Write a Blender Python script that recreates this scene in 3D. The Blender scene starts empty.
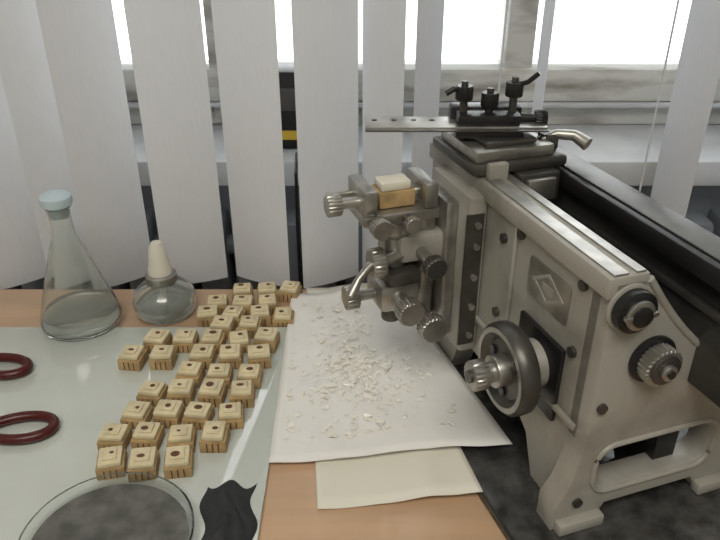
import bpy, bmesh, math, random
from mathutils import Matrix, Vector
random.seed(4)
Z0=0.75
sc=bpy.context.scene
try: sc.view_settings.view_transform='Standard'
except Exception: pass

# ---------------------------------------------------------------- materials
def mat(name,col,rough=0.5,metal=0.0,trans=0.0,ior=1.45,noise=0.0,nscale=20,bump=0.0,bscale=60,col2=None,coat=0.0,stretch=None,lo=.35,hi=.65):
    m=bpy.data.materials.new(name); m.use_nodes=True
    nt=m.node_tree; b=nt.nodes['Principled BSDF']
    b.inputs['Base Color'].default_value=(*col,1); b.inputs['Roughness'].default_value=rough
    b.inputs['Metallic'].default_value=metal; b.inputs['Transmission Weight'].default_value=trans
    b.inputs['IOR'].default_value=ior
    b.inputs['Coat Weight'].default_value=coat
    tc=nt.nodes.new('ShaderNodeTexCoord'); src=tc.outputs['Object']
    if stretch:
        mp=nt.nodes.new('ShaderNodeMapping'); mp.inputs['Scale'].default_value=stretch
        nt.links.new(src,mp.inputs['Vector']); src=mp.outputs['Vector']
    if noise>0 or col2:
        n=nt.nodes.new('ShaderNodeTexNoise'); n.inputs['Scale'].default_value=nscale; n.inputs['Detail'].default_value=7
        nt.links.new(src,n.inputs['Vector'])
        r=nt.nodes.new('ShaderNodeValToRGB')
        c2=col2 if col2 else tuple(c*(1-noise) for c in col)
        r.color_ramp.elements[0].color=(*c2,1); r.color_ramp.elements[1].color=(*col,1)
        r.color_ramp.elements[0].position=lo; r.color_ramp.elements[1].position=hi
        nt.links.new(n.outputs['Fac'],r.inputs['Fac']); nt.links.new(r.outputs['Color'],b.inputs['Base Color'])
    if bump>0:
        n2=nt.nodes.new('ShaderNodeTexNoise'); n2.inputs['Scale'].default_value=bscale; n2.inputs['Detail'].default_value=4
        nt.links.new(tc.outputs['Object'],n2.inputs['Vector'])
        bp=nt.nodes.new('ShaderNodeBump'); bp.inputs['Strength'].default_value=bump; bp.inputs['Distance'].default_value=0.002
        nt.links.new(n2.outputs['Fac'],bp.inputs['Height']); nt.links.new(bp.outputs['Normal'],b.inputs['Normal'])
    return m
M={}
M['wall']=mat('pale_wall_paint',(0.66,0.66,0.62),0.8,bump=0.15,bscale=30)
M['under']=mat('blue_grey_wall_paint',(0.30,0.33,0.36),0.7,noise=.1)
M['ceil']=mat('white_ceiling',(0.8,0.8,0.78),0.9)
M['floor']=mat('brown_linoleum',(0.30,0.22,0.15),0.5,noise=0.2,nscale=8)
M['frame']=mat('worn_window_paint',(0.60,0.60,0.57),0.5,col2=(.26,.24,.21),nscale=22,bump=0.3,stretch=(.35,1,1.5),lo=.30,hi=.50)
M['sill']=mat('sill_paint',(0.64,0.66,0.68),0.4,noise=0.25,nscale=9)
M['rail']=mat('blind_headrail',(0.75,0.75,0.75),0.4)
M['radi']=mat('radiator_paint',(0.18,0.20,0.22),0.5)
M['tan']=mat('tan_tabletop',(0.60,0.40,0.25),0.3,noise=0.16,nscale=9,stretch=(.5,4,1),coat=.2)
M['apron']=mat('desk_side',(0.45,0.29,0.18),0.6)
M['paper']=mat('white_paper',(0.84,0.83,0.80),0.75,bump=0.3,bscale=25)
M['cream']=mat('cream_paper',(0.78,0.76,0.66),0.8,bump=0.3,bscale=20)
M['glassplate']=mat('backed_glass_plate',(0.62,0.66,0.61),0.05,noise=0.12,nscale=5,coat=1.0)
M['glass']=mat('clear_glass',(0.97,0.99,0.98),0.02,trans=1.0,ior=1.45)
M['fglass']=mat('used_flask_glass',(0.95,0.98,0.95),0.06,trans=0.95,ior=1.45)
M['water']=mat('flask_liquid',(0.90,0.93,0.90),0.05,trans=0.9,ior=1.33)
M['wood']=mat('block_wood',(0.52,0.36,0.17),0.7,noise=0.4,nscale=70)
M['wax']=mat('paraffin',(0.76,0.66,0.43),0.5,noise=0.22,nscale=60)
M['wwax']=mat('pale_paraffin',(0.82,0.78,0.66),0.5,noise=0.1,nscale=60)
M['mark']=mat('tissue_dark',(0.13,0.06,0.03),0.7)
M['cast']=mat('grey_cast_enamel',(0.40,0.385,0.345),0.46,metal=0.12,col2=(.245,.23,.195),nscale=16,bump=0.12,bscale=90,lo=.30,hi=.52)
M['steel']=mat('machined_steel',(0.50,0.485,0.45),0.36,metal=0.85,noise=0.4,nscale=40)
M['dsteel']=mat('dark_steel',(0.13,0.125,0.115),0.38,metal=0.7,noise=0.3,nscale=35)
M['black']=mat('black_enamel',(0.015,0.015,0.016),0.28)
M['trough']=mat('oily_black_iron',(0.10,0.10,0.095),0.3,metal=0.5,col2=(.03,.03,.03),nscale=18,stretch=(1,.5,2))
M['tray']=mat('stained_metal_tray',(0.16,0.16,0.155),0.2,metal=0.6,col2=(0.06,0.06,0.06),nscale=60)
M['red']=mat('dark_red_rubber',(0.075,0.010,0.009),0.3)
M['bluecap']=mat('bluish_stopper',(0.52,0.63,0.68),0.4)
M['cap']=mat('cream_ceramic_cap',(0.70,0.67,0.58),0.4)
M['cloth']=mat('black_cloth',(0.03,0.032,0.035),0.8,bump=0.5,bscale=80)
M['dark']=mat('dark_residue',(0.15,0.15,0.13),0.2,noise=0.5,nscale=60)
M['yellow']=mat('yellow_label',(0.75,0.5,0.05),0.5)
M['flake']=mat('paraffin_flakes',(0.88,0.85,0.77),0.25)
def slatmat():
    m=bpy.data.materials.new('blind_fabric'); m.use_nodes=True; nt=m.node_tree
    for n in list(nt.nodes): nt.nodes.remove(n)
    o=nt.nodes.new('ShaderNodeOutputMaterial'); d=nt.nodes.new('ShaderNodeBsdfDiffuse'); t=nt.nodes.new('ShaderNodeBsdfTranslucent')
    mx=nt.nodes.new('ShaderNodeMixShader'); mx.inputs[0].default_value=0.17
    tc=nt.nodes.new('ShaderNodeTexCoord'); w=nt.nodes.new('ShaderNodeTexNoise'); w.inputs['Scale'].default_value=300
    mp=nt.nodes.new('ShaderNodeMapping'); mp.inputs['Scale'].default_value=(1,1,0.15)
    nt.links.new(tc.outputs['Object'],mp.inputs['Vector']); nt.links.new(mp.outputs['Vector'],w.inputs['Vector'])
    r=nt.nodes.new('ShaderNodeValToRGB'); r.color_ramp.elements[0].color=(0.69,0.70,0.72,1); r.color_ramp.elements[1].color=(0.75,0.76,0.79,1)
    nt.links.new(w.outputs['Fac'],r.inputs['Fac'])
    nt.links.new(r.outputs['Color'],d.inputs['Color']); nt.links.new(r.outputs['Color'],t.inputs['Color'])
    nt.links.new(d.outputs[0],mx.inputs[1]); nt.links.new(t.outputs[0],mx.inputs[2]); nt.links.new(mx.outputs[0],o.inputs['Surface'])
    return m
M['slat']=slatmat()

# ---------------------------------------------------------------- mesh builder
class Obj:
    def __init__(s,name): s.name=name; s.bm=bmesh.new(); s.mats=[]
    def mi(s,k):
        if k not in s.mats: s.mats.append(k)
        return s.mats.index(k)
    def take(s,t,k,mx=None,smooth=False):
        if mx is not None: bmesh.ops.transform(t,matrix=mx,verts=t.verts)
        i=s.mi(k)
        for f in t.faces: f.material_index=i; f.smooth=True
        me=bpy.data.meshes.new('t'); t.to_mesh(me); t.free(); s.bm.from_mesh(me); bpy.data.meshes.remove(me)
    def box(s,a,b,k,bev=0.0,rz=0.0,mx=None):
        t=bmesh.new(); bmesh.ops.create_cube(t,size=1)
        c=[(a[i]+b[i])/2 for i in range(3)]; d=[abs(b[i]-a[i]) for i in range(3)]
        bmesh.ops.transform(t,matrix=Matrix.Diagonal((*d,1)),verts=t.verts)
        if bev>0: bmesh.ops.bevel(t,geom=t.edges[:],offset=bev,segments=2,affect='EDGES',profile=0.5)
        m=Matrix.Translation(c)@Matrix.Rotation(rz,4,'Z')
        if mx is not None: m=mx@m
        s.take(t,k,m)
    def cyl(s,p,q,r,k,r2=None,seg=32,bev=0.0):
        p=Vector(p);q=Vector(q);d=q-p;L=d.length
        t=bmesh.new(); bmesh.ops.create_cone(t,cap_ends=True,segments=seg,radius1=r,radius2=r if r2 is None else r2,depth=L)
        if bev>0:
            es=[e for e in t.edges if abs(e.verts[0].co.z-e.verts[1].co.z)<1e-6]
            bmesh.ops.bevel(t,geom=es,offset=bev,segments=2,affect='EDGES',profile=0.5)
        m=Matrix.Translation((p+q)/2)@d.to_track_quat('Z','Y').to_matrix().to_4x4()
        s.take(t,k,m)
    def knurl(s,p,q,r,k,n=20):
        p=Vector(p);q=Vector(q);d=q-p
        t=bmesh.new(); vs=[];N=n*4
        for z,sc_ in ((-.5,.92),(-.42,1),(.42,1),(.5,.92)):
            ring=[]
            for i in range(N):
                a=2*math.pi*i/N; rr=sc_*r*(1-0.07*(1 if (i%4)<2 else 0)); ring.append(t.verts.new((rr*math.cos(a),rr*math.sin(a),z*d.length)))
            vs.append(ring)
        for A_,B_ in zip(vs,vs[1:]):
            for i in range(N): t.faces.new((A_[i],A_[(i+1)%N],B_[(i+1)%N],B_[i]))
        t.faces.new(vs[-1]); t.faces.new(vs[0][::-1])
        m=Matrix.Translation((p+q)/2)@d.to_track_quat('Z','Y').to_matrix().to_4x4(); s.take(t,k,m)
    def lathe(s,prof,k,o=(0,0,0),seg=48,mx=None):
        t=bmesh.new(); rings=[]
        for r,z in prof:
            if r<1e-6: rings.append([t.verts.new((0,0,z))])
            else: rings.append([t.verts.new((r*math.cos(2*math.pi*i/seg),r*math.sin(2*math.pi*i/seg),z)) for i in range(seg)])
        for a,b in zip(rings,rings[1:]):
            for i in range(seg):
                j=(i+1)%seg
                if len(a)==1 and len(b)==1: continue
                if len(a)==1: t.faces.new((a[0],b[j],b[i]))
                elif len(b)==1: t.faces.new((a[i],a[j],b[0]))
                else: t.faces.new((a[i],a[j],b[j],b[i]))
        bmesh.ops.recalc_face_normals(t,faces=t.faces)
        m=Matrix.Translation(o)
        if mx is not None: m=m@mx
        s.take(t,k,m)
    def tube(s,pts,r,k,seg=12,closed=False):
        t=bmesh.new(); rings=[];n=len(pts);P=[Vector(p) for p in pts]
        up=Vector((0,0,1))
        for i in range(n):
            if closed: d=P[(i+1)%n]-P[i-1]
            else: d=P[min(i+1,n-1)]-P[max(i-1,0)]
            d.normalize(); u=up if abs(d.dot(up))<0.95 else Vector((1,0,0))
            x=d.cross(u).normalized(); y=x.cross(d)
            rr=r[i] if isinstance(r,(list,tuple)) else r
            rings.append([t.verts.new(P[i]+rr*(x*math.cos(2*math.pi*j/seg)+y*math.sin(2*math.pi*j/seg))) for j in range(seg)])
        for i in range(n if closed else n-1):
            a=rings[i];b=rings[(i+1)%n]
            for j in range(seg): t.faces.new((a[j],a[(j+1)%seg],b[(j+1)%seg],b[j]))
        if not closed: t.faces.new(rings[0]); t.faces.new(rings[-1])
        bmesh.ops.recalc_face_normals(t,faces=t.faces)
        s.take(t,k,None)
    def plate(s,outer,holes,thick,k,mx,bev=0.0):
        t=bmesh.new(); es=[]
        for loop in [outer]+holes:
            v=[t.verts.new((x,y,0)) for x,y in loop]
            es+=[t.edges.new((v[i],v[(i+1)%len(v)])) for i in range(len(v))]
        bmesh.ops.triangle_fill(t,use_beauty=True,use_dissolve=False,edges=es)
        g=bmesh.ops.extrude_face_region(t,geom=t.faces[:])
        vs=[e for e in g['geom'] if isinstance(e,bmesh.types.BMVert)]
        bmesh.ops.translate(t,vec=(0,0,thick),verts=vs)
        bmesh.ops.recalc_face_normals(t,faces=t.faces)
        if bev>0:
            es=[e for e in t.edges if len(e.link_faces)==2 and e.calc_face_angle()>1.2 and abs(e.verts[0].co.z-e.verts[1].co.z)<1e-7]
            bmesh.ops.bevel(t,geom=es,offset=bev,segments=2,affect='EDGES',profile=0.5)
        s.take(t,k,mx)
    def done(s,mx=None):
        for e in s.bm.edges:
            if len(e.link_faces)==2 and e.calc_face_angle(0)>math.radians(38): e.smooth=False
        me=bpy.data.meshes.new(s.name); 
        s.bm.to_mesh(me); s.bm.free()
        for k in s.mats: me.materials.append(M[k])
        o=bpy.data.objects.new(s.name,me); sc.collection.objects.link(o)
        if mx is not None: o.matrix_world=mx
        return o
def circ(cx,cy,r,n=24): return [(cx+r*math.cos(2*math.pi*i/n),cy+r*math.sin(2*math.pi*i/n)) for i in range(n)]
def rrect(x0,y0,x1,y1,r,n=6):
    out=[]
    for cx,cy,a0 in((x1-r,y1-r,0),(x0+r,y1-r,90),(x0+r,y0+r,180),(x1-r,y0+r,270)):
        for i in range(n+1):
            a=math.radians(a0+90*i/n); out.append((cx+r*math.cos(a),cy+r*math.sin(a)))
    return out

# ---------------------------------------------------------------- room shell
YW=0.93; H=2.75
RX0,RX1,RY0=-2.0,2.2,-2.4
OX0,OX1,OZ0,OZ1=-0.85,0.95,Z0+0.105,2.35
wl=Obj('wall_back')
wl.box((RX0,YW,0),(OX0,YW+0.2,H),'wall'); wl.box((OX1,YW,0),(RX1,YW+0.2,H),'wall')
wl.box((OX0,YW,0),(OX1,YW+0.2,OZ0),'under'); wl.box((OX0,YW,OZ1),(OX1,YW+0.2,H),'wall'); wl.done()
for nm,a,b in(('wall_left',(RX0-.1,RY0,0),(RX0,YW+.2,H)),('wall_right',(RX1,RY0,0),(RX1+.1,YW+.2,H)),('wall_front',(RX0-.1,RY0-.1,0),(RX1+.1,RY0,H))):
    o=Obj(nm); o.box(a,b,'wall'); o.done()
o=Obj('ceiling'); o.box((RX0-.1,RY0-.1,H),(RX1+.1,YW+.2,H+.08),'ceil'); o.done()
fl=Obj('floor'); fl.box((RX0-.1,RY0-.1,-0.05),(RX1+.1,YW+0.2,0),'floor'); fl.done()
bb=Obj('baseboard_back'); bb.box((RX0,YW-0.015,0),(RX1,YW,0.08),'frame',0.003); bb.done()
wi=Obj('window_1')
fy0,fy1=1.04,1.09
wi.box((OX0,fy0,OZ0+0.015),(OX1,fy1,OZ0+0.075),'frame',0.004)
wi.box((OX0,fy0-0.012,OZ0+0.052),(OX1,fy1,OZ0+0.100),'frame',0.005)
wi.box((OX0,fy0-0.018,OZ0+0.046),(OX1,fy0,OZ0+0.052),'sill',0.001)
for x0,x1 in((OX0,OX0+0.05),(-0.215,-0.165),(0.205,0.245),(OX1-0.05,OX1)):
    wi.box((x0,fy0-0.006,OZ0+0.02),(x1,fy1,OZ1),'frame',0.004)
wi.box((OX0,fy0,OZ1-0.05),(OX1,fy1,OZ1),'frame')
for x0,x1 in((OX0+0.05,-0.215),(-0.165,0.205),(0.245,OX1-0.05)):
    wi.box((x0,fy0+0.02,OZ0+0.1),(x1,fy0+0.023,OZ1-0.05),'glass')
wi.cyl((0.225,fy0-0.03,OZ0+0.25),(0.225,fy0-0.004,OZ0+0.25),0.006,'steel'); wi.box((0.22,fy0-0.034,OZ0+0.20),(0.23,fy0-0.027,OZ0+0.27),'steel',0.002)
wi.done()
si=Obj('window_sill'); si.box((OX0-0.03,0.885,OZ0-0.02),(OX1+0.03,fy1-.002,OZ0+0.015),'sill',0.004); si.done()
ra=Obj('radiator')
for i in range(21):
    x=-0.50+i*0.05
    ra.box((x-0.019,0.855,0.18),(x+0.019,0.915,Z0+0.045),'radi',0.008)
ra.cyl((-0.51,0.885,0.24),(0.52,0.885,0.24),0.014,'radi'); ra.cyl((-0.51,0.885,Z0),(0.52,0.885,Z0),0.014,'radi')
ra.cyl((0.52,0.885,0.0),(0.52,0.885,0.24),0.011,'radi'); ra.cyl((-0.49,0.885,0.0),(-0.49,0.885,0.2),0.011,'radi'); ra.done()
# vertical blinds
bl=Obj('vertical_blinds')
YB=0.80; zt=2.40
def slat(xa,xb,zb,wid=0.078,sgn=1):
    w=abs(xb-xa); cx=(xa+xb)/2; a=math.acos(min(1,w/wid))*sgn
    t=bmesh.new(); n=6; rows=[]
    for z in (zb,(zb+zt)/2,zt):
        rows.append([])
        for i in range(n+1):
            f=i/n-0.5; bow=0.004*(1-4*f*f)
            x=f*wid; y=-bow
            rows[-1].append(t.verts.new((cx+x*math.cos(a)-y*math.sin(a),YB+x*math.sin(a)+y*math.cos(a),z)))
    for a_,b_ in zip(rows,rows[1:]):
        for i in range(n): t.faces.new((a_[i],a_[i+1],b_[i+1],b_[i]))
    bl.take(t,'slat',None,True)
for xa,xb,sg in((-.78,-.72,1),(-.70,-.63,1),(-.62,-.55,1),(-.54,-.47,1),(-.456,-.396,1),(-.384,-.325,1),(-.332,-.269,1),(-.246,-.171,1),(-.160,-.088,-1),(-.071,-.002,1),(.003,.047,-1),(.058,.093,1),(.196,.204,1),(.366,.378,-1),(.45,.52,1),(.53,.60,1),(.61,.68,1),(.69,.75,1)):
    slat(xa,xb,Z0-0.01,0.078,sg)
for x in(.335,.155): bl.cyl((x,YB,Z0+0.02),(x,YB,zt),0.0012,'slat',seg=6)
bl.box((-0.82,YB-0.02,zt),(0.80,YB+0.02,zt+0.03),'rail',.003)
for x in(-0.7,0.0,0.7): bl.box((x-0.008,YB,zt+.03),(x+0.008,YW,zt+0.036),'rail')
bl.done()
bc=Obj('black_case'); bc.box((-0.125,0.93,OZ0+0.0155),(-0.06,0.985,OZ0+0.12),'black',0.004); bc.box((-0.115,0.928,OZ0+0.03),(-0.08,0.9305,OZ0+0.042),'yellow'); bc.box((-0.11,0.925,OZ0+0.07),(-0.075,0.9305,OZ0+0.1),'dsteel',0.002); bc.done()
cb=Obj('power_cable')
cb.tube([(-.080,.835,.2),(-.080,.835,.5),(-.080,.835,.74),(-.080,.835,.80),(-.080,.845,.87),(-.080,.87,.886),(-.078,.925,.874)],.0022,'black'); cb.done()

# ---------------------------------------------------------------- table
TX0,TX1,TY0,TY1=-0.85,0.80,0.28,0.765
tb=Obj('work_table')
tb.box((TX0,TY0,Z0-0.025),(TX1,TY1,Z0),'tan',0.003)
tb.box((TX0+0.02,TY0+0.01,Z0-0.17),(TX1-0.02,TY0+0.028,Z0-0.025),'apron',0.002)
tb.box((TX0+0.02,TY1-0.03,Z0-0.12),(TX1-0.02,TY1-0.012,Z0-0.025),'apron')
for x in(TX0+0.02,TX1-0.07):
    for y in(TY0+0.01,TY1-0.06): tb.box((x,y,0),(x+0.05,y+0.05,Z0-0.025),'apron',0.003)
tb.done()
gp=Obj('glass_sheet'); gp.box((-0.520,0.305,Z0),(-0.078,0.672,Z0+0.005),'glassplate',0.0008); gp.done()
ZG=Z0+0.0052

# papers
def sheet(name,q,k,hf,n=28):
    o=Obj(name); t=bmesh.new(); g=[]
    for j in range(n+1):
        g.append([])
        for i in range(n+1):
            u=i/n; v=j/n
            p=[(q[0][c]*(1-u)+q[1][c]*u)*(1-v)+(q[3][c]*(1-u)+q[2][c]*u)*v for c in(0,1)]
            g[-1].append(t.verts.new((p[0],p[1],Z0+hf(p[0],p[1],u,v))))
    for j in range(n):
        for i in range(n): t.faces.new((g[j][i],g[j][i+1],g[j+1][i+1],g[j+1][i]))
    o.take(t,k,None,True); ob=o.done(); md=ob.modifiers.new('thick','SOLIDIFY'); md.thickness=0.0005; return ob
sheet('backing_paper',[(-0.034,0.412),(0.100,0.424),(0.022,0.764),(-0.066,0.764)],'cream',lambda x,y,u,v:0.0016+0.0012*math.sin(x*70+1)**2*(1-v)+ (0.0065*max(0,min(1,(u-0.3)/0.4))))
def ph(x,y,u,v): return 0.006+0.009*max(0,min(1,(u-0.25)/0.35))+0.0012*math.sin(x*60+y*20)**2+0.0010*math.sin(y*45+x*30)**2
QP=[(-0.078,0.459),(0.132,0.472),(0.040,0.742),(-0.082,0.742)]
sheet('collecting_paper',QP,'paper',ph)
def ppos(u,v):
    p=[(QP[0][c]*(1-u)+QP[1][c]*u)*(1-v)+(QP[3][c]*(1-u)+QP[2][c]*u)*v for c in(0,1)]
    return p[0],p[1],Z0+ph(p[0],p[1],u,v)
sh=Obj('paraffin_shavings')
for i in range(620):
    sp=1.0 if i%3 else 1.6
    u=min(.86,max(.06,random.gauss(.44,.15*sp))); v=min(.92,max(.10,random.gauss(.43,.15*sp)))
    x,y,z=ppos(u,v); r=random.uniform(.0010,.0052)*random.choice((.5,.8,1))
    t=bmesh.new(); n=8; a0=random.random()*6
    c=t.verts.new((0,0,random.uniform(0.0004,.0014)))
    ring=[];st=random.uniform(.35,1)
    for k in range(n):
        rr=r*random.uniform(.5,1.2)
        ring.append(t.verts.new((rr*math.cos(2*math.pi*k/n),st*rr*math.sin(2*math.pi*k/n),random.uniform(0,.0026)*r/.005)))
    for k in range(n): t.faces.new((c,ring[k],ring[(k+1)%n]))
    sh.take(t,'flake',Matrix.Translation((x,y,z+0.0010))@Matrix.Rotation(a0,4,'Z'))
sh.done()

# ---------------------------------------------------------------- blocks
bk=Obj('tissue_blocks')
rows=[(.453,[-.211,-.182,-.153]),(.484,[-.216,-.187,-.157,-.128]),(.515,[-.205,-.176,-.148,-.119]),(.545,[-.199,-.170,-.141,-.113]),
(.574,[-.168,-.139,-.109]),(.603,[-.232,-.203,-.162,-.133,-.104]),(.633,[-.214,-.186,-.157,-.128,-.099]),(.688,[-.172,-.143,-.114,-.086]),(.715,[-.165,-.136,-.107]),(.742,[-.140,-.111,-.083]),(.659,[-.150,-.121])]
for y,xs in rows:
    for x in xs:
        zb=ZG if y<0.665 else Z0+0.0003
        a=random.uniform(-.22,.22); yy=y+random.uniform(-.0015,.0015)
        m=Matrix.Translation((x+random.uniform(-.001,.001),yy,zb))@Matrix.Rotation(a,4,'Z')
        s=.0116
        h=random.uniform(.010,.013)
        bk.box((-s,-s,0),(s,s,h),'wood',.0008,mx=m)
        for g in(-.005,.0,.005): bk.box((g-.0006,-s-.0002,.001),(g+.0006,-s+.0004,h-.002),'mark',mx=m)
        w1=s*random.uniform(.8,.97); w2=s*random.uniform(.8,.97)
        bk.box((-w1,-w2,h),(w1,w2,h+.005),'wax',.0015,mx=m)
        bk.box((-w1*.6,-w2*.6,h+.005),(w1*.6,w2*.6,h+.0065),'wax',.0007,mx=m)
        r1=random.uniform(.0018,.0042); st=random.uniform(.5,1)
        bk.lathe([(0,h+.0071),(r1,h+.0069),(r1,h+.005)],'mark',(0,0,0),9,m@Matrix.Translation((random.uniform(-.002,.002),random.uniform(-.002,.002),0))@Matrix.Diagonal((1,st,1,1)))
bk.done()

# ---------------------------------------------------------------- flask
fk=Obj('erlenmeyer_flask')
o=(-.313,.683,Z0+.0052)
D=Matrix.Diagonal((.93,.93,1.0,1))
fk.lathe([(0,0),(.040,0),(.046,.003),(.047,.009),(.043,.022),(.032,.056),(.020,.090),(.0135,.108),(.0125,.120),(.0125,.138),(.015,.142),(.0135,.142),(.0112,.137),(.0112,.120),(.0122,.109),(.0185,.090),(.0305,.056),(.0415,.022),(.0453,.009),(.044,.0045),(.039,.0018),(0,.0018)],'fglass',o,mx=D)
fk.lathe([(0,.0022),(.0385,.0022),(.0445,.006),(.0448,.009),(.0428,.018),(0,.018)],'water',o,mx=D)
fk.lathe([(0,.130),(.0105,.130),(.0108,.143),(.0165,.1435),(.0175,.147),(.0170,.153),(.013,.156),(0,.157)],'bluecap',o,mx=D); fk.done()
sl=Obj('spirit_lamp')
o=(-.226,.712,Z0+.0005)
sl.lathe([(0,0),(.030,0),(.034,.004),(.036,.016),(.034,.027),(.025,.036),(.015,.040),(.015,.044),(.0135,.044),(.0135,.040),(.022,.035),(.032,.026),(.034,.016),(.032,.005),(.028,.002),(0,.002)],'fglass',o)
sl.lathe([(0,.0024),(.028,.0026),(.0315,.006),(.0322,.014),(0,.014)],'water',o)
sl.cyl((o[0],o[1],o[2]+.006),(o[0],o[1],o[2]+.04),.003,'cap')
sl.lathe([(0,.041),(.0168,.041),(.0175,.043),(.0175,.050),(.015,.052),(0,.052)],'steel',o)
sl.lathe([(0,.052),(.0135,.052),(.0135,.058),(.0120,.062),(.0110,.074),(.009,.084),(.0055,.090),(0,.091)],'cap',o); sl.done()

# ---------------------------------------------------------------- dish, cloth, scissors
pd=Obj('glass_dish'); o=(-.188,.372,ZG)
pd.lathe([(0,0),(.060,0),(.062,.002),(.064,.014),(.0625,.014),(.060,.003),(0,.003)],'glass',o)
pd.lathe([(0,.0034),(.057,.0034),(.0588,.006),(0,.0062)],'dark',o); pd.done()
ct=Obj('black_cloth')
t=bmesh.new(); n=22; g=[]
for j in range(n+1):
    g.append([])
    for i in range(n+1):
        u=i/n-.5; v=j/n-.5
        x=-.102+u*.040-v*.012+.003*math.sin(v*13+1); y=.388+v*.095+.005*math.sin(u*9+2)
        e=max(0,1-(2*abs(u))**3)*max(0,1-(2*abs(v))**3)
        z=ZG+.0006+e*(.004+.004*abs(math.sin(u*9+v*7))+.0025*math.sin(v*17-u*6)**2)
        g[-1].append(t.verts.new((x,y,z)))
for j in range(n):
    for i in range(n): t.faces.new((g[j][i],g[j][i+1],g[j+1][i+1],g[j+1][i]))
ct.take(t,'cloth'); ct.done()
ss=Obj('scissors')
def loop(cx,cy,rx,ry,ang,z):
    P=[]
    for i in range(36):
        a=2*math.pi*i/36; x=rx*math.cos(a); y=ry*math.sin(a)*(1+.15*math.cos(a))
        P.append((cx+x*math.cos(ang)-y*math.sin(ang),cy+x*math.sin(ang)+y*math.cos(ang),z))
    return P
zz=ZG+.0055
ss.tube(loop(-.307,.499,.030,.0155,.12,zz),.0048,'red',closed=True)
ss.tube(loop(-.366,.592,.030,.0145,-.15,zz),.0048,'red',closed=True)
ss.tube([(-.335,.494,zz),(-.362,.487,zz),(-.395,.505,zz),(-.415,.528,zz)],[.0048,.0045,.0038,.003],'red')
ss.tube([(-.394,.595,zz),(-.413,.590,zz),(-.420,.565,zz),(-.415,.540,zz)],[.0048,.0045,.0038,.003],'red')
ss.plate([(-.420,.520),(-.408,.533),(-.442,.580),(-.460,.602),(-.452,.578)],[],.0016,'steel',Matrix.Translation((0,0,zz)))
ss.plate([(-.422,.545),(-.408,.540),(-.435,.470),(-.457,.425),(-.453,.455)],[],.0016,'steel',Matrix.Translation((0,0,zz-.0018)))
ss.cyl((-.417,.533,zz-.003),(-.417,.533,zz+.004),.004,'steel'); ss.done()

# ---------------------------------------------------------------- microtome (local: x=r across, y=s back, z up)
A=math.radians(18.9)
MM=Matrix.Translation((.158,.404,Z0))@Matrix.Rotation(A,4,'Z')
tr=Obj('metal_tray')
tr.box((-.050,-.075,.0003),(.235,.272,.005),'tray',.001)
tr.box((-.050,-.075,.005),(-.047,.272,.007),'dsteel'); tr.box((-.050,-.075,.005),(.235,-.072,.007),'dsteel')
tr.done(MM)
mt=Obj('sledge_microtome')
B0=.0052; T=.222; L=.27
def RZ(s0): return Matrix(((1,0,0,0),(0,0,-1,s0),(0,1,0,0),(0,0,0,1)))
def SZ(r0): return Matrix(((0,0,1,r0),(1,0,0,0),(0,1,0,0),(0,0,0,1)))
cur=[]
for i in range(13):
    f=i/12; cur.append((.026+f*.154,.118+(T-.118)*(1-f)**2.1))
front=[(-.016,B0),(.022,B0),(.030,.020),(.112,.020),(.120,B0),(.185,B0),(.185,.105)]+cur[::-1]+[(0,T),(0,.085),(-.003,.06),(-.008,.042),(-.016,.028)]
mt.plate(front,[rrect(.016,.038,.120,.078,.014),circ(.148,.066,.012)],.022,'cast',RZ(.010),bev=.0015)
def ringpts(pts,z): return [(x,z,y) for x,y in pts]
mt.tube(ringpts(rrect(.013,.035,.123,.081,.016,8),-.0125),.0022,'cast',seg=8,closed=True)
mt.tube(ringpts(circ(.148,.066,.0145),-.0125),.002,'cast',seg=8,closed=True)
mt.tube([(x,-.011,z-.001) for x,z in cur],.003,'cast',seg=10)
mt.box((-.014,-.020,B0),(.026,-.010,.016),'cast',.002); mt.box((.116,-.020,B0),(.183,-.010,.016),'cast',.002)
side=[(0,B0),(.045,B0),(.060,.040),(.085,.056),(.165,.056),(.190,.040),(.205,B0),(L,B0),(L,T),(0,T)]
mt.plate(side,[],.022,'cast',SZ(0))
mt.box((-.005,-.012,T-.012),(.026,L,T+.004),'cast',.002)
mt.box((-.001,-.010,T+.004),(.010,L,T+.0055),'steel'); mt.box((.016,-.010,T+.004),(.023,L,T+.0055),'steel')
mt.box((-.004,.0,.092),(0,.20,.097),'cast',.001)
mt.box((-.003,.105,.097),(0,.109,T-.012),'cast',.001)
for s_,z_ in((.018,.205),(.018,.150),(.100,.205),(.125,.12),(.125,.19)): mt.cyl((0,s_,z_),(-.003,s_,z_),.0042,'dsteel'); 
mt.box((.080,.012,.085),(.100,L,T),'trough',.002)
mt.box((.080,-.075,.125),(.100,.012,T),'trough',.002)
mt.box((.070,-.085,T-.012),(.106,L,T+.004),'black',.003)
mt.box((.076,-.08,T+.004),(.100,L,T+.006),'dsteel',.001)
mt.box((.076,-.075,.186),(.080,L,.192),'dsteel',.001)
side2=[(.0,B0),(.04,B0),(.06,.05),(.2,.05),(.22,B0),(L,B0),(L,.09),(0,.09)]
mt.plate(side2,[],.02,'trough',SZ(.080))
mt.box((.020,.010,.100),(.082,L,.108),'trough')
mt.box((.022,.0,.150),(.034,L,.168),'dsteel',.003); mt.box((.068,.0,.150),(.080,L,.165),'trough',.003)
mt.plate([(0,B0),(.1,B0),(.1,.17),(0,.2)],[],.014,'cast',RZ(L))
mt.cyl((.051,.012,.125),(.051,L-.01,.125),.007,'steel')
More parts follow.
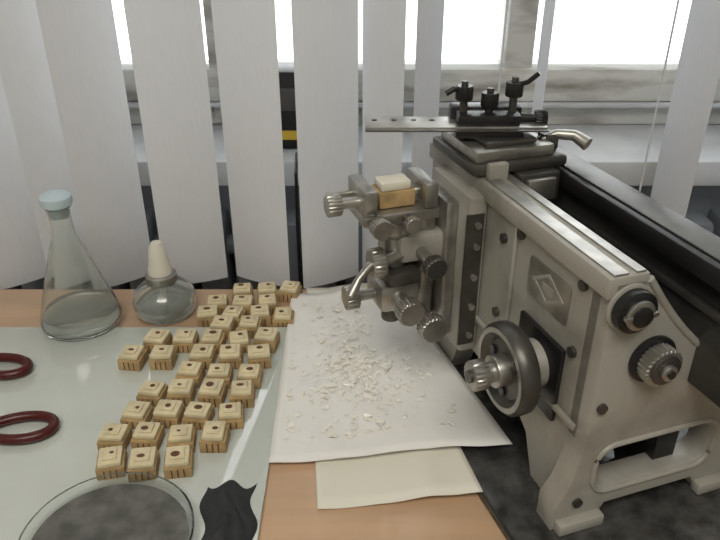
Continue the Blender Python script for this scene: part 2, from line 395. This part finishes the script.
# knobs on front
mt.cyl((.013,-.012,.203),(.013,-.014,.203),.0175,'cast',bev=.0005)
mt.cyl((.013,-.014,.203),(.013,-.022,.203),.0155,'black',bev=.0015); mt.cyl((.013,-.022,.203),(.013,-.0255,.203),.0108,'steel',bev=.001); mt.cyl((.013,-.0255,.203),(.013,-.0275,.203),.0075,'black',bev=.0008)
mt.box((.0005,-.0265,.2015),(.0255,-.0225,.2045),'steel',.0005)
mt.cyl((.041,-.012,.156),(.041,-.016,.156),.0185,'black',bev=.001); mt.knurl((.041,-.016,.156),(.041,-.027,.156),.0150,'steel',26); mt.cyl((.041,-.027,.156),(.041,-.029,.156),.0115,'dsteel',bev=.0006); mt.cyl((.041,-.029,.156),(.041,-.033,.156),.006,'steel',bev=.001)
mt.cyl((.041,-.033,.156),(.041,-.0345,.156),.003,'black')
for r_,z_ in((.008,.12),(.125,.10),(.003,.03),(.172,.03),(.172,.095)): mt.cyl((r_,-.012,z_),(r_,-.0145,z_),.004,'dsteel')
# maker's plate on left wall
mt.plate(rrect(.030,.164,.084,.196,.003),[],.0012,'steel',SZ(-.0012))
mt.plate([(.057,.167),(.078,.180),(.057,.193),(.036,.180)],[[(.057,.170),(.0735,.180),(.057,.190),(.0405,.180)]],.0008,'cast',SZ(-.0018))
mt.plate([(.050,.177),(.064,.177),(.064,.183),(.050,.183)],[],.0008,'cast',SZ(-.0018))
# handwheel
c=(.055,.116)
mt.box((-.004,c[0]-.030,c[1]-.036),(0,c[0]+.030,c[1]+.030),'black',.0015)
mt.cyl((0,c[0],c[1]),(-.022,c[0],c[1]),.020,'cast',r2=.016)
mx=Matrix.Translation((-.028,c[0],c[1]))@Matrix.Rotation(-math.pi/2,4,'Y')
mt.lathe([(.010,-.005),(.022,-.004),(.027,-.008),(.034,-.008),(.0365,-.005),(.037,.0),(.0365,.005),(.034,.008),(.029,.008),(.024,.003),(.010,.004)],'dsteel',(0,0,0),64,mx)
mt.lathe([(.0295,.0083),(.0335,.0083),(.0335,.0078)],'steel',(0,0,0),64,mx)
for k in range(3):
    a=k*2.1+.4; mt.cyl((-.032,c[0]+.019*math.cos(a),c[1]+.019*math.sin(a)),(-.0335,c[0]+.019*math.cos(a),c[1]+.019*math.sin(a)),.004,'black')
mt.cyl((-.022,c[0],c[1]),(-.042,c[0],c[1]),.013,'steel',bev=.001); mt.cyl((-.042,c[0],c[1]),(-.050,c[0],c[1]),.008,'steel')
mt.knurl((-.048,c[0],c[1]),(-.060,c[0],c[1]),.012,'steel'); mt.cyl((-.060,c[0],c[1]),(-.062,c[0],c[1]),.005,'dsteel')
# specimen clamp + slide bracket
S=.195
mt.box((-.018,S-.040,.060),(0,S+.040,.215),'cast',.004)
mt.box((-.030,S-.022,.070),(-.018,S+.022,.205),'steel',.003)
mt.box((-.020,S-.041,.070),(-.004,S-.039,.200),'dsteel')
for z_ in(.08,.11,.14,.17,.19): mt.cyl((-.010,S-.040,z_),(-.010,S-.044,z_),.0028,'steel')
mt.cyl((-.040,S,.085),(-.040,S,.215),.010,'steel')
mt.box((-.070,S-.018,.150),(-.026,S+.018,.176),'cast',.005)
mt.cyl((-.070,S,.100),(-.070,S,.192),.013,'steel',bev=.002)
mt.lathe([(0,-.018),(.010,-.015),(.017,-.006),(.018,.002),(.014,.011),(0,.018)],'steel',(-.070,S,.184),32)
mt.box((-.088,S-.021,.104),(-.050,S+.021,.132),'steel',.006)
mt.box((-.082,S-.026,.134),(-.052,S+.012,.146),'dsteel',.003)
mt.cyl((-.070,S-.040,.118),(-.070,S+.03,.118),.008,'steel'); mt.knurl((-.070,S-.050,.118),(-.070,S-.036,.118),.012,'steel')
mt.cyl((-.108,S-.004,.118),(-.05,S-.004,.118),.005,'steel'); mt.knurl((-.116,S-.004,.118),(-.104,S-.004,.118),.011,'steel')
mt.cyl((-.070,S,.086),(-.070,S,.102),.009,'dsteel',bev=.001)
mt.cyl((-.046,S-.036,.094),(-.046,S-.012,.094),.007,'steel'); mt.knurl((-.046,S-.046,.094),(-.046,S-.034,.094),.013,'steel')
mt.knurl((-.098,S-.02,.158),(-.086,S-.02,.158),.013,'steel'); mt.cyl((-.086,S-.02,.158),(-.06,S-.01,.158),.005,'steel')
mt.tube([(-.098,S-.022,.158),(-.112,S-.030,.150),(-.120,S-.034,.138)],[.004,.0035,.005],'steel')
mt.cyl((-.05,S-.046,.160),(-.05,S-.016,.160),.0055,'steel'); mt.knurl((-.05,S-.052,.160),(-.05,S-.042,.160),.010,'dsteel')
mt.box((-.104,S-.022,.192),(-.036,S+.022,.202),'steel',.002)
mt.box((-.104,S-.022,.202),(-.092,S+.022,.224),'steel',.002); mt.box((-.050,S-.022,.202),(-.038,S+.022,.224),'steel',.002)
mt.cyl((-.126,S-.008,.211),(-.100,S-.008,.211),.0048,'steel'); mt.knurl((-.132,S-.008,.211),(-.120,S-.008,.211),.0095,'steel')
mt.cyl((-.126,S+.012,.211),(-.100,S+.012,.211),.003,'steel')
mt.knurl((-.094,S-.040,.197),(-.094,S-.028,.197),.009,'steel'); mt.cyl((-.094,S-.030,.197),(-.094,S-.018,.197),.004,'steel')
mt.cyl((-.066,S-.034,.196),(-.066,S-.018,.196),.004,'dsteel'); mt.knurl((-.066,S-.038,.196),(-.066,S-.030,.196),.007,'steel')
mt.box((-.087,S-.012,.203),(-.055,S+.011,.217),'wood',.001); mt.box((-.085,S-.010,.217),(-.058,S+.009,.225),'wwax',.002)
mt.cyl((-.056,S,.211),(-.050,S,.211),.004,'steel'); mt.cyl((-.093,S,.211),(-.086,S,.211),.004,'steel')
# knife carriage
K=.205
mt.box((-.012,K-.040,T+.006),(.078,K+.045,T+.016),'dsteel',.003)
mt.box((-.008,K-.036,T+.016),(.066,K+.036,T+.026),'steel',.002)
mt.box((.004,K-.030,T+.026),(.052,K+.030,T+.031),'dsteel',.002)
mt.box((.0,K-.046,T-.004),(.018,K-.038,T+.018),'cast',.002)
mt.box((.028,K-.048,T-.022),(.068,K+.045,T+.006),'dsteel',.003)
mt.box((.034,K-.052,T-.018),(.062,K-.046,T+.002),'steel',.002)
mt.tube([(.060,K-.02,T+.024),(.075,K-.022,T+.029),(.088,K-.030,T+.029),(.094,K-.042,T+.024)],[.004,.0045,.005,.006],'steel')
mt.knurl((.070,K-.018,T+.016),(.070,K-.018,T+.030),.009,'dsteel')
# knife and clamp
KM=Matrix.Translation((-.012,K+.012,T+.030))@Matrix.Rotation(-A,4,'Z')
mt.box((.004,-.020,0),(.062,.020,.006),'black',.002,mx=KM)
mt.box((-.072,-.017,.0062),(.082,.014,.0092),'steel',.0006,mx=KM)
mt.box((-.072,-.0230,.0068),(.082,-.016,.0080),'dsteel',.0003,mx=KM)
def kp(p): return KM@Vector(p)
for x_ in(-.064,-.047,-.030,-.014,.074): mt.cyl(kp((x_,.003,.0090)),kp((x_,.003,.0096)),.0024,'black')
mt.box((.006,-.014,.0092),(.060,.014,.018),'black',.002,mx=KM)
mt.box((.002,.006,.0),(.064,.022,.020),'black',.002,mx=KM)
for x_,h_ in((.012,.040),(.034,.034),(.054,.043)):
    mt.cyl(kp((x_,0,.018)),kp((x_,0,h_-.006)),.0035,'dsteel'); mt.knurl(kp((x_,0,h_-.012)),kp((x_,0,h_)),.0075,'black')
    mt.cyl(kp((x_,0,h_)),kp((x_,0,h_+.004)),.003,'dsteel')
mt.tube([kp((.054,0,.040)),kp((.064,-.004,.044)),kp((.072,-.006,.052))],.0022,'black')
mt.tube([kp((.012,0,.036)),kp((.002,-.004,.038)),kp((-.004,-.004,.034))],.0025,'black')
mt.cyl(kp((.062,.0,.012)),kp((.078,0,.012)),.004,'black'); mt.knurl(kp((.074,0,.012)),kp((.084,0,.012)),.007,'black')
mt.done(MM)

# ---------------------------------------------------------------- camera, light
cam=bpy.data.cameras.new('camera'); co=bpy.data.objects.new('camera',cam); sc.collection.objects.link(co)
co.location=(0,0,Z0+.45); co.rotation_euler=(math.radians(61),0,0)
cam.lens=36.0; cam.sensor_width=36; cam.clip_start=.01
sc.camera=co
w=bpy.data.worlds.new('overcast'); sc.world=w; w.use_nodes=True
bg=w.node_tree.nodes['Background']; bg.inputs[0].default_value=(.96,.98,1,1); bg.inputs[1].default_value=2.7
def area(name,loc,rot,size,sy,e,col=(1,1,1)):
    l=bpy.data.lights.new(name,'AREA'); l.shape='RECTANGLE'; l.size=size; l.size_y=sy; l.energy=e; l.color=col
    o=bpy.data.objects.new(name,l); o.location=loc; o.rotation_euler=rot; sc.collection.objects.link(o); return o
area('overhead_fill',(-.2,-.9,2.7),(0,0,0),1.4,.9,36,(1,.955,.87))  # soft fill added overhead to brighten camera-facing surfaces; no fixture modelled
p=area('window_portal',(.05,1.0,1.6),(math.radians(-90),0,0),1.7,1.4,1); p.data.cycles.is_portal=True
